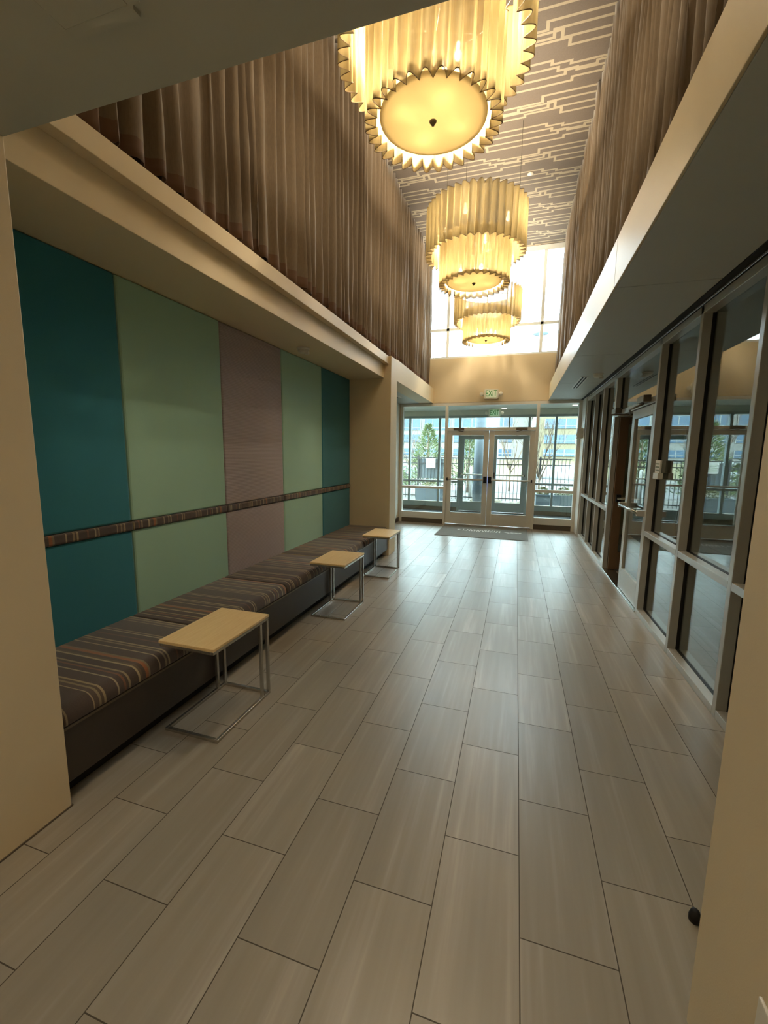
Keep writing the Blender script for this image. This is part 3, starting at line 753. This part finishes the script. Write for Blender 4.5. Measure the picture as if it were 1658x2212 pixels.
# mat with worn pale marks
t_ = thing('floor_mat', 'grey entrance mat with worn pale lettering in front of the doors', 'mat', (-.6, 9.0, 0))
obj('mat_body', RB(.003, (-1.52, 8.36, 0, .30, 9.72, .009)), 'mat_grey', t_)
bm = nb(); rnd = random.Random(5); zt = .0092
def quad(pts):
    bm.faces.new([bm.verts.new((p[0], p[1], zt)) for p in pts])
def stroke(xa, ya, xb, yb, wd=.014):
    d = Vector((xb-xa, yb-ya)).normalized(); n_ = Vector((-d.y, d.x))*wd/2
    quad([(xa+n_.x, ya+n_.y), (xb+n_.x, yb+n_.y), (xb-n_.x, yb-n_.y), (xa-n_.x, ya-n_.y)])
xx = -1.02; shapes = ['K', 'N', 'A', 'N', 'A', 'A', 'N', 'A', 'Y', 'N']
stroke(-1.14, 9.12, -1.10, 9.18, .05)
for i, s in enumerate(shapes):
    h0, h1 = 9.02, 9.24; wdt = .062
    if s in 'N': stroke(xx, h0, xx, h1); stroke(xx, h1, xx+wdt, h0); stroke(xx+wdt, h0, xx+wdt, h1)
    elif s == 'A': stroke(xx, h1, xx+wdt/2, h0); stroke(xx+wdt/2, h0, xx+wdt, h1)
    elif s == 'Y': stroke(xx, h0, xx+wdt/2, (h0+h1)/2); stroke(xx+wdt, h0, xx+wdt/2, (h0+h1)/2); stroke(xx+wdt/2, (h0+h1)/2, xx+wdt/2, h1)
    else: stroke(xx, h0, xx, h1); stroke(xx, (h0+h1)/2, xx+wdt, h0)
    xx += .078
quad([(-.18, 9.12), (-.06, 9.02), (-.06, 9.12)])
for k in range(9): stroke(-.04+k*.026, 9.13-.012*k*.3-.09+.008*k, -.04+k*.026, 9.16, .016)
obj('worn_lettering', bm, 'mat_mark', t_)

# vestibule downlights
for (x, y, lb) in ((-.38, 11.9, 'recessed downlight in the vestibule ceiling right of the green exit sign'), (-2.6, 11.0, 'recessed downlight at the left of the vestibule ceiling'), (1.3, 11.4, 'recessed downlight at the right of the vestibule ceiling')):
    t_ = thing('ceiling_light', lb, 'ceiling light', (x, y, 2.85), 'vestibule downlights')
    bm = nb(); lathe(bm, [(.075, -.006), (.09, -.003), (.09, -.0005)], (x, y, 2.86), 28); obj('trim_ring', bm, 'white_plastic', t_, True)
    bm = nb(); lathe(bm, [(.06, -.010), (.062, -.0065)], (x, y, 2.86), 24); obj('lens', bm, 'downlight_glow', t_, True)

# ------------------------------------------------------------------ outdoors
struct('ground', 'pale concrete forecourt outside the glass', B((-60, 12.42, -.25, 60, 34, -.02)), 'concrete', cat='ground')
bm = nb(); vs = []
for i in range(31):
    for j in range(13):
        x = -75+5*i; y = 34+3*j; z = -.03+.9*min(1, j/6)**1.3+.12*math.sin(x*.2+j)
        vs.append(bm.verts.new((x, y, z)))
for i in range(30):
    for j in range(12): bm.faces.new((vs[i*13+j], vs[(i+1)*13+j], vs[(i+1)*13+j+1], vs[i*13+j+1]))
o = obj('lawn_slope', bm, 'dry_grass', smooth=True); o['kind'] = 'structure'; o['label'] = 'dry pale grass slope below the office buildings'; o['category'] = 'ground'
struct('road', 'grey service road behind the fence', B((-60, 19, -.019, 60, 26, -.012)), 'asphalt', cat='road')

def building(name, label, x0, x1, y, zb, zt, bands, mat, bay, colw, colmat):
    t_ = thing(name, label, 'building', ((x0+x1)/2, y, zb))
    obj('wall', B((x0, y, zb-1.2, x1, y+14, zt)), mat, t_)
    obj('parapet', RB(.05, (x0-.3, y-.3, zt, x1+.3, y+14.3, zt+.35)), colmat, t_)
    n = int((x1-x0)/bay)
    for (z0, z1) in bands:
        for i in range(n):
            xa = x0+bay*i+colw/2; xb = x0+bay*(i+1)-colw/2
            f = obj('window', RB(.02, (xa, y-.12, z0, xb, y+.02, z1)), 'building_glass', t_)
            bm = nb(); k = max(2, int((xb-xa)/1.0))
            for q in range(k+1):
                xx = xa+(xb-xa)*q/k; box(bm, xx-.035, y-.17, z0, xx+.035, y-.12, z1)
            box(bm, xa, y-.17, z0+.28, xb, y-.12, z0+.34)
            obj('glazing_bars', bm, 'mullion_white', f)
    return t_
building('office_building', 'low pale office building with blue window bands at the left beyond the fence', -34, 1.7, 60, 1.0, 6.75, [(5.0, 6.5), (3.3, 4.35), (1.5, 2.4)], 'building_white', 4.2, .5, 'building_white')
building('office_building', 'cream multi-storey office building with window rows at the right', 2.6, 30, 56, .9, 12.5, [(10.6, 11.8), (8.7, 9.9), (6.75, 7.9), (4.85, 6.0), (3.05, 4.1), (1.5, 2.35)], 'building_cream', 4.6, 1.0, 'building_cream')

# fence panels
def fence(x0, x1, y, label, n=18, h=1.52):
    t_ = thing('fence_panel', label, 'fence', ((x0+x1)/2, y, -.02), 'black picket fence panels')
    for x in (x0+.03,): obj('post', RB(.004, (x-.03, y-.03, -.02, x+.03, y+.03, h+.06)), 'fence_black', t_)
    for z in (.12, h-.22, h-.02): obj('rail', B((x0+.06, y-.016, z-.018, x1, y+.016, z+.018)), 'fence_black', t_)
    for i in range(n):
        x = x0+.06+(x1-x0-.06)*(i+.5)/n; obj('picket', B((x-.008, y-.008, .03, x+.008, y+.008, h-.0)), 'fence_black', t_)
fx = [-10.8, -8.4, -6.0, -3.45, -2.4, -.9, .75, 1.75]
lb = ['far left', 'left of the driveway sign', 'left of the gate', 'gate panel with the white sign', 'right of the gate panel', 'behind the right door leaf', 'behind the bare tree']
for i in range(7): fence(fx[i], fx[i+1], 15.2, 'black metal picket fence panel, %s' % lb[i], max(7, int((fx[i+1]-fx[i])/.125)))
t_ = thing('gate_sign', 'small white sign hung on the black fence at the left', 'sign', (-2.95, 15.15, 1.1))
obj('board', RB(.003, (-3.12, 15.14, 1.13, -2.78, 15.16, 1.48)), 'white_paint', t_)
for z in (1.36, 1.29, 1.22): obj('printed_line', B((-3.07, 15.136, z, -2.83, 15.139, z+.025)), 'ink', t_)
tag(obj('screen_panel', RB(.004, (-3.42, 15.24, .75, -2.5, 15.26, 1.46)), 'planter_grey'), 'dark solid screen fixed behind the fence near the sign', 'screen')

# planters with shrubs
def foliage(cx, cy, z0, rx, ry, rz, n, seed, size=.05, mat='shrub_leaf', parent=None, cone=False):
    rnd = random.Random(seed); bm = nb()
    for _ in range(n):
        a = rnd.uniform(0, 2*PI); h = rnd.random(); r_ = math.sqrt(rnd.random())
        prof = (1-h)**.8 if cone else math.sin(PI*min(1, h*.9+.1))
        p = Vector((cx+rx*r_*prof*math.cos(a), cy+ry*r_*prof*math.sin(a), z0+rz*h))
        d = Vector((math.cos(a)*.7, math.sin(a)*.7, rnd.uniform(-.1, .9))).normalized()*size*rnd.uniform(.7, 1.5)
        s_ = d.cross(Vector((rnd.uniform(-1, 1), rnd.uniform(-1, 1), rnd.uniform(-1, 1)))).normalized()*size*.3
        v1, v2, v3, v4 = (bm.verts.new(q) for q in (p, p+d*.5+s_, p+d, p+d*.5-s_)); bm.faces.new((v1, v2, v3, v4))
    return obj('foliage', bm, mat, parent)
def planter(x0, x1, y0, y1, h, label, seed):
    t_ = thing('planter', label, 'planter', ((x0+x1)/2, (y0+y1)/2, -.02), 'dark rectangular planters outside')
    bm = nb(); w_ = .04; box(bm, x0, y0, -.02, x1, y0+w_, h); box(bm, x0, y1-w_, -.02, x1, y1, h); box(bm, x0, y0+w_, -.02, x0+w_, y1-w_, h); box(bm, x1-w_, y0+w_, -.02, x1, y1-w_, h)
    obj('box', bm, 'planter_grey', t_)
    obj('rim', B((x0-.02, y0-.02, h, x1+.02, y0+.03, h+.03), (x0-.02, y1-.03, h, x1+.02, y1+.02, h+.03), (x0-.02, y0+.03, h, x0+.03, y1-.03, h+.03), (x1-.03, y0+.03, h, x1+.02, y1-.03, h+.03)), 'planter_grey', t_)
    obj('soil', B((x0+w_, y0+w_, 0, x1-w_, y1-w_, h-.04)), 'bark', t_)
    foliage((x0+x1)/2, (y0+y1)/2, h-.05, (x1-x0)*.45, (y1-y0)*.4, .28, 500, seed, .05, parent=t_)
planter(-3.30, -2.25, 14.3, 14.9, .42, 'dark grey planter box seen through the left entry window', 1)
planter(.62, 1.02, 13.3, 13.8, .44, 'dark grey planter box beside the right door leaf', 2)
planter(1.08, 1.72, 13.3, 13.8, .44, 'dark grey planter box seen through the right entry window', 3)

# trees
def evergreen(x, y, h, r_, label, seed):
    t_ = thing('evergreen_tree', label, 'tree', (x, y, -.02), 'evergreens beyond the fence')
    bm = nb(); tube(bm, [(x, y, -.02), (x, y, h*.9)], [.09, .015], 8); obj('trunk', bm, 'bark', t_, True)
    rnd = random.Random(seed); bm = nb()
    for k in range(2600):
        hh = rnd.random()**1.15; a = rnd.uniform(0, 2*PI); rr = r_*(1-hh)**.85*(.35+.65*rnd.random()**.5)*(1+.2*math.sin(a*5+hh*14))
        p = Vector((x+rr*math.cos(a), y+rr*math.sin(a), .35+(h-.35)*hh))
        d = Vector((math.cos(a), math.sin(a), rnd.uniform(.2, 1.1))).normalized()*rnd.uniform(.10, .22)
        s_ = d.cross(Vector((rnd.uniform(-1, 1), rnd.uniform(-1, 1), 1))).normalized()*.018
        v1, v2, v3, v4 = (bm.verts.new(q) for q in (p, p+d*.4+s_, p+d, p+d*.4-s_)); bm.faces.new((v1, v2, v3, v4))
    obj('foliage', bm, 'needles', t_)
evergreen(-3.35, 16.6, 2.75, .95, 'pointed pale green evergreen behind the left fence', 11)
evergreen(-1.95, 18.6, 2.7, .7, 'evergreen seen through the left door leaf', 12)
evergreen(-5.2, 17.4, 2.6, .9, 'evergreen at the far left beyond the fence', 13)
def bare(x, y, h, label, seed, spread=.5):
    t_ = thing('bare_tree', label, 'tree', (x, y, -.02), 'leafless young trees')
    rnd = random.Random(seed); bm = nb()
    def grow(p, d, L, r_, lv):
        pts = [p]; q = p.copy(); dd = d.copy(); nseg = 4
        for i in range(nseg):
            dd = (dd+Vector((rnd.uniform(-.15, .15), rnd.uniform(-.15, .15), .06))).normalized(); q = q+dd*L/nseg; pts.append(q.copy())
        tube(bm, pts, [r_*(1-.5*i/nseg) for i in range(nseg+1)], 5)
        if lv == 0: return
        for k in range(3 if lv > 1 else 4):
            i = rnd.randint(2, nseg); a = rnd.uniform(0, 2*PI)
            nd = (dd+Vector((math.cos(a), math.sin(a), .25))*spread*rnd.uniform(.8, 1.3)).normalized()
            grow(pts[i], nd, L*rnd.uniform(.55, .75), r_*.5, lv-1)
    tb = nb(); tube(tb, [(x, y, -.02), (x+.01, y, .4), (x, y, .85)], [.045, .04, .034], 8); obj('trunk', tb, 'bark', t_, True)
    for k in range(5):
        a = 2*PI*k/5+.3; tube(bm, [(x, y, .7), (x+.01*math.cos(a), y+.01*math.sin(a), .82+.05*k)], .02, 5); grow(Vector((x, y, .80+.05*k)), Vector((math.cos(a)*.55, math.sin(a)*.55, 1)).normalized(), h*.40, .026, 3)
    obj('branches', bm, 'bark', t_, True)
bare(.72, 14.2, 2.6, 'leafless young tree outside the right entry window', 21)
bare(-.25, 20.0, 3.2, 'leafless tree behind the fence seen through the right door leaf', 22)
bare(-5.4, 22, 4.0, 'leafless tree far left beyond the fence', 23)
# rocks and shrubs
def rock(x, y, r_, label, seed):
    rnd = random.Random(seed); bm = nb(); bmesh.ops.create_icosphere(bm, subdivisions=3, radius=r_)
    sx, sy, sz = rnd.uniform(1, 1.6), rnd.uniform(.8, 1.1), rnd.uniform(.45, .6); k = [rnd.uniform(-3, 3) for _ in range(6)]
    for v in bm.verts:
        n_ = v.co.normalized(); f_ = 1+.14*math.sin(n_.x*5+k[0])*math.sin(n_.y*4+k[1])+.08*math.sin(n_.z*9+k[2]+n_.x*7)
        v.co = Vector((x+v.co.x*sx*f_, y+v.co.y*sy*f_, max(-.02, r_*sz*.5+v.co.z*sz*f_)))
    tag(obj('boulder', bm, 'rock', smooth=False), label, 'rock', 'landscape boulders outside the doors')
rock(-1.30, 14.7, .17, 'tan boulder behind the left door leaf', 31)
rock(-.62, 14.2, .26, 'broad tan boulder between the door leaves', 32)
rock(.02, 13.75, .20, 'low grey-brown boulder behind the right door leaf', 33)
rock(.33, 14.55, .17, 'small boulder at the right of the boulder row', 34)
bm = nb()
for i in range(9):
    for j in range(4): pass
o = obj('gravel_bed', B((-1.9, 13.2, -.05, .5, 14.9, -.025)), 'gravel'); tag(o, 'bed of pale gravel around the boulders', 'gravel', stuff=True)
# column, bin, posts, street lamp, pylon, cars, snow mound
t_ = thing('canopy_column', 'round grey canopy column seen through the left door leaf', 'column', (-1.22, 13.7, -.02))
bm = nb(); lathe(bm, [(.17, -.02), (.17, 3.0)], (-1.12, 13.75, 0), 32); obj('shaft', bm, 'planter_grey', t_, True)
bm = nb(); lathe(bm, [(.20, -.02), (.20, .06), (.175, .08)], (-1.12, 13.75, 0), 32); obj('base_ring', bm, 'planter_grey', t_, True)
for k, (x, y) in enumerate(((-1.22, 16.8), (-.93, 16.8))):
    t_ = thing('recycling_bin', 'blue bin standing beyond the fence, %s of the pair' % ('left' if k == 0 else 'right'), 'bin', (x, y, 0), 'blue bins beyond the fence')
    bm = nb(); lathe(bm, [(.10, -.01), (.115, .2), (.12, .75)], (x, y, 0), 20); obj('body', bm, 'blue_paint', t_, True)
    bm = nb(); lathe(bm, [(.13, .75), (.12, .80), (.06, .86)], (x, y, 0), 20); obj('lid', bm, 'blue_paint', t_, True)
for k, x in enumerate((-1.62, -1.42)):
    bm = nb(); lathe(bm, [(.06, -.01), (.06, 1.15), (.03, 1.19)], (x, 16.2, 0), 16)
    tag(obj('bollard', bm, 'white_paint', smooth=True), 'white bollard beyond the fence, %s one' % ('left' if k == 0 else 'right'), 'bollard', 'white bollards')
def street_lamp(x, y, h, label, dish):
    t_ = thing('street_lamp', label, 'street lamp', (x, y, -.02))
    bm = nb(); tube(bm, [(x, y, -.02), (x, y, h)], [.09, .06], 10); obj('pole', bm, 'pylon_blue', t_, True)
    bm = nb()
    if dish: lathe(bm, [(.48, -.22), (.44, -.12), (.25, .02), (.05, .08)], (x, y, h), 24); obj('lamp_dish', bm, 'pylon_blue', t_, True)
    else:
        rbox(bm, x-.05, y-.12, h-.08, x+.55, y+.12, h, r=.02); obj('lamp_head', bm, 'pylon_blue', t_)
street_lamp(1.08, 30, 9.55, 'street lamp with a shallow dish top seen through the high window', True)
street_lamp(-2.4, 31, 4.1, 'street lamp with a flat head seen through the door transom', False)
t_ = thing('sign_pylon', 'pale blue pylon rising behind the high window sill', 'pylon', (-1.67, 30, -.02))
obj('shaft', RB(.03, (-2.15, 29.8, -.02, -1.2, 30.2, 8.55)), 'pylon_blue', t_)
def car(x, y, label, mat):
    t_ = thing('parked_car', label, 'car', (x, y, -.01), 'cars parked beyond the fence')
    bm = nb()
    prof = [(-2.1, .35), (-2.15, .7), (-1.9, .85), (-1.2, .92), (-.7, 1.38), (.7, 1.42), (1.35, .98), (2.0, .88), (2.15, .6), (2.1, .35)]
    L = [bm.verts.new((x+a, y-.85, z)) for a, z in prof]; R = [bm.verts.new((x+a, y+.85, z)) for a, z in prof]
    bm.faces.new(L); bm.faces.new(R[::-1])
    for i in range(len(prof)): bm.faces.new((L[i], L[(i+1) % len(prof)], R[(i+1) % len(prof)], R[i]))
    obj('body', bm, mat, t_)
    bm = nb(); vs = [bm.verts.new((x+a, y-.86, z)) for a, z in ((-1.05, .95), (-.62, 1.3), (.62, 1.34), (1.15, .98))]; bm.faces.new(vs)
    bmesh.ops.solidify(bm, geom=bm.faces[:], thickness=.01); obj('side_window', bm, 'building_glass', t_)
    for a in (-1.35, 1.35):
        bm = nb(); lathe(bm, [(.33, -.12), (.33, .1)], (x+a, y-.8, .32), 20, 'Y'); obj('wheel', bm, 'black_rubber', t_)
car(-7.5, 24.0, 'silver car parked at the left beyond the fence', 'car_silver')
bm = nb(); bmesh.ops.create_icosphere(bm, subdivisions=3, radius=1)
for v in bm.verts: v.co = Vector((5.2+v.co.x*4.2, 33+v.co.y*2.5, max(-.05, v.co.z*1.1+.1*math.sin(v.co.x*7))))
tag(obj('snow_mound', bm, 'snow', smooth=True), 'white mound of snow in front of the cream office building', 'snow')
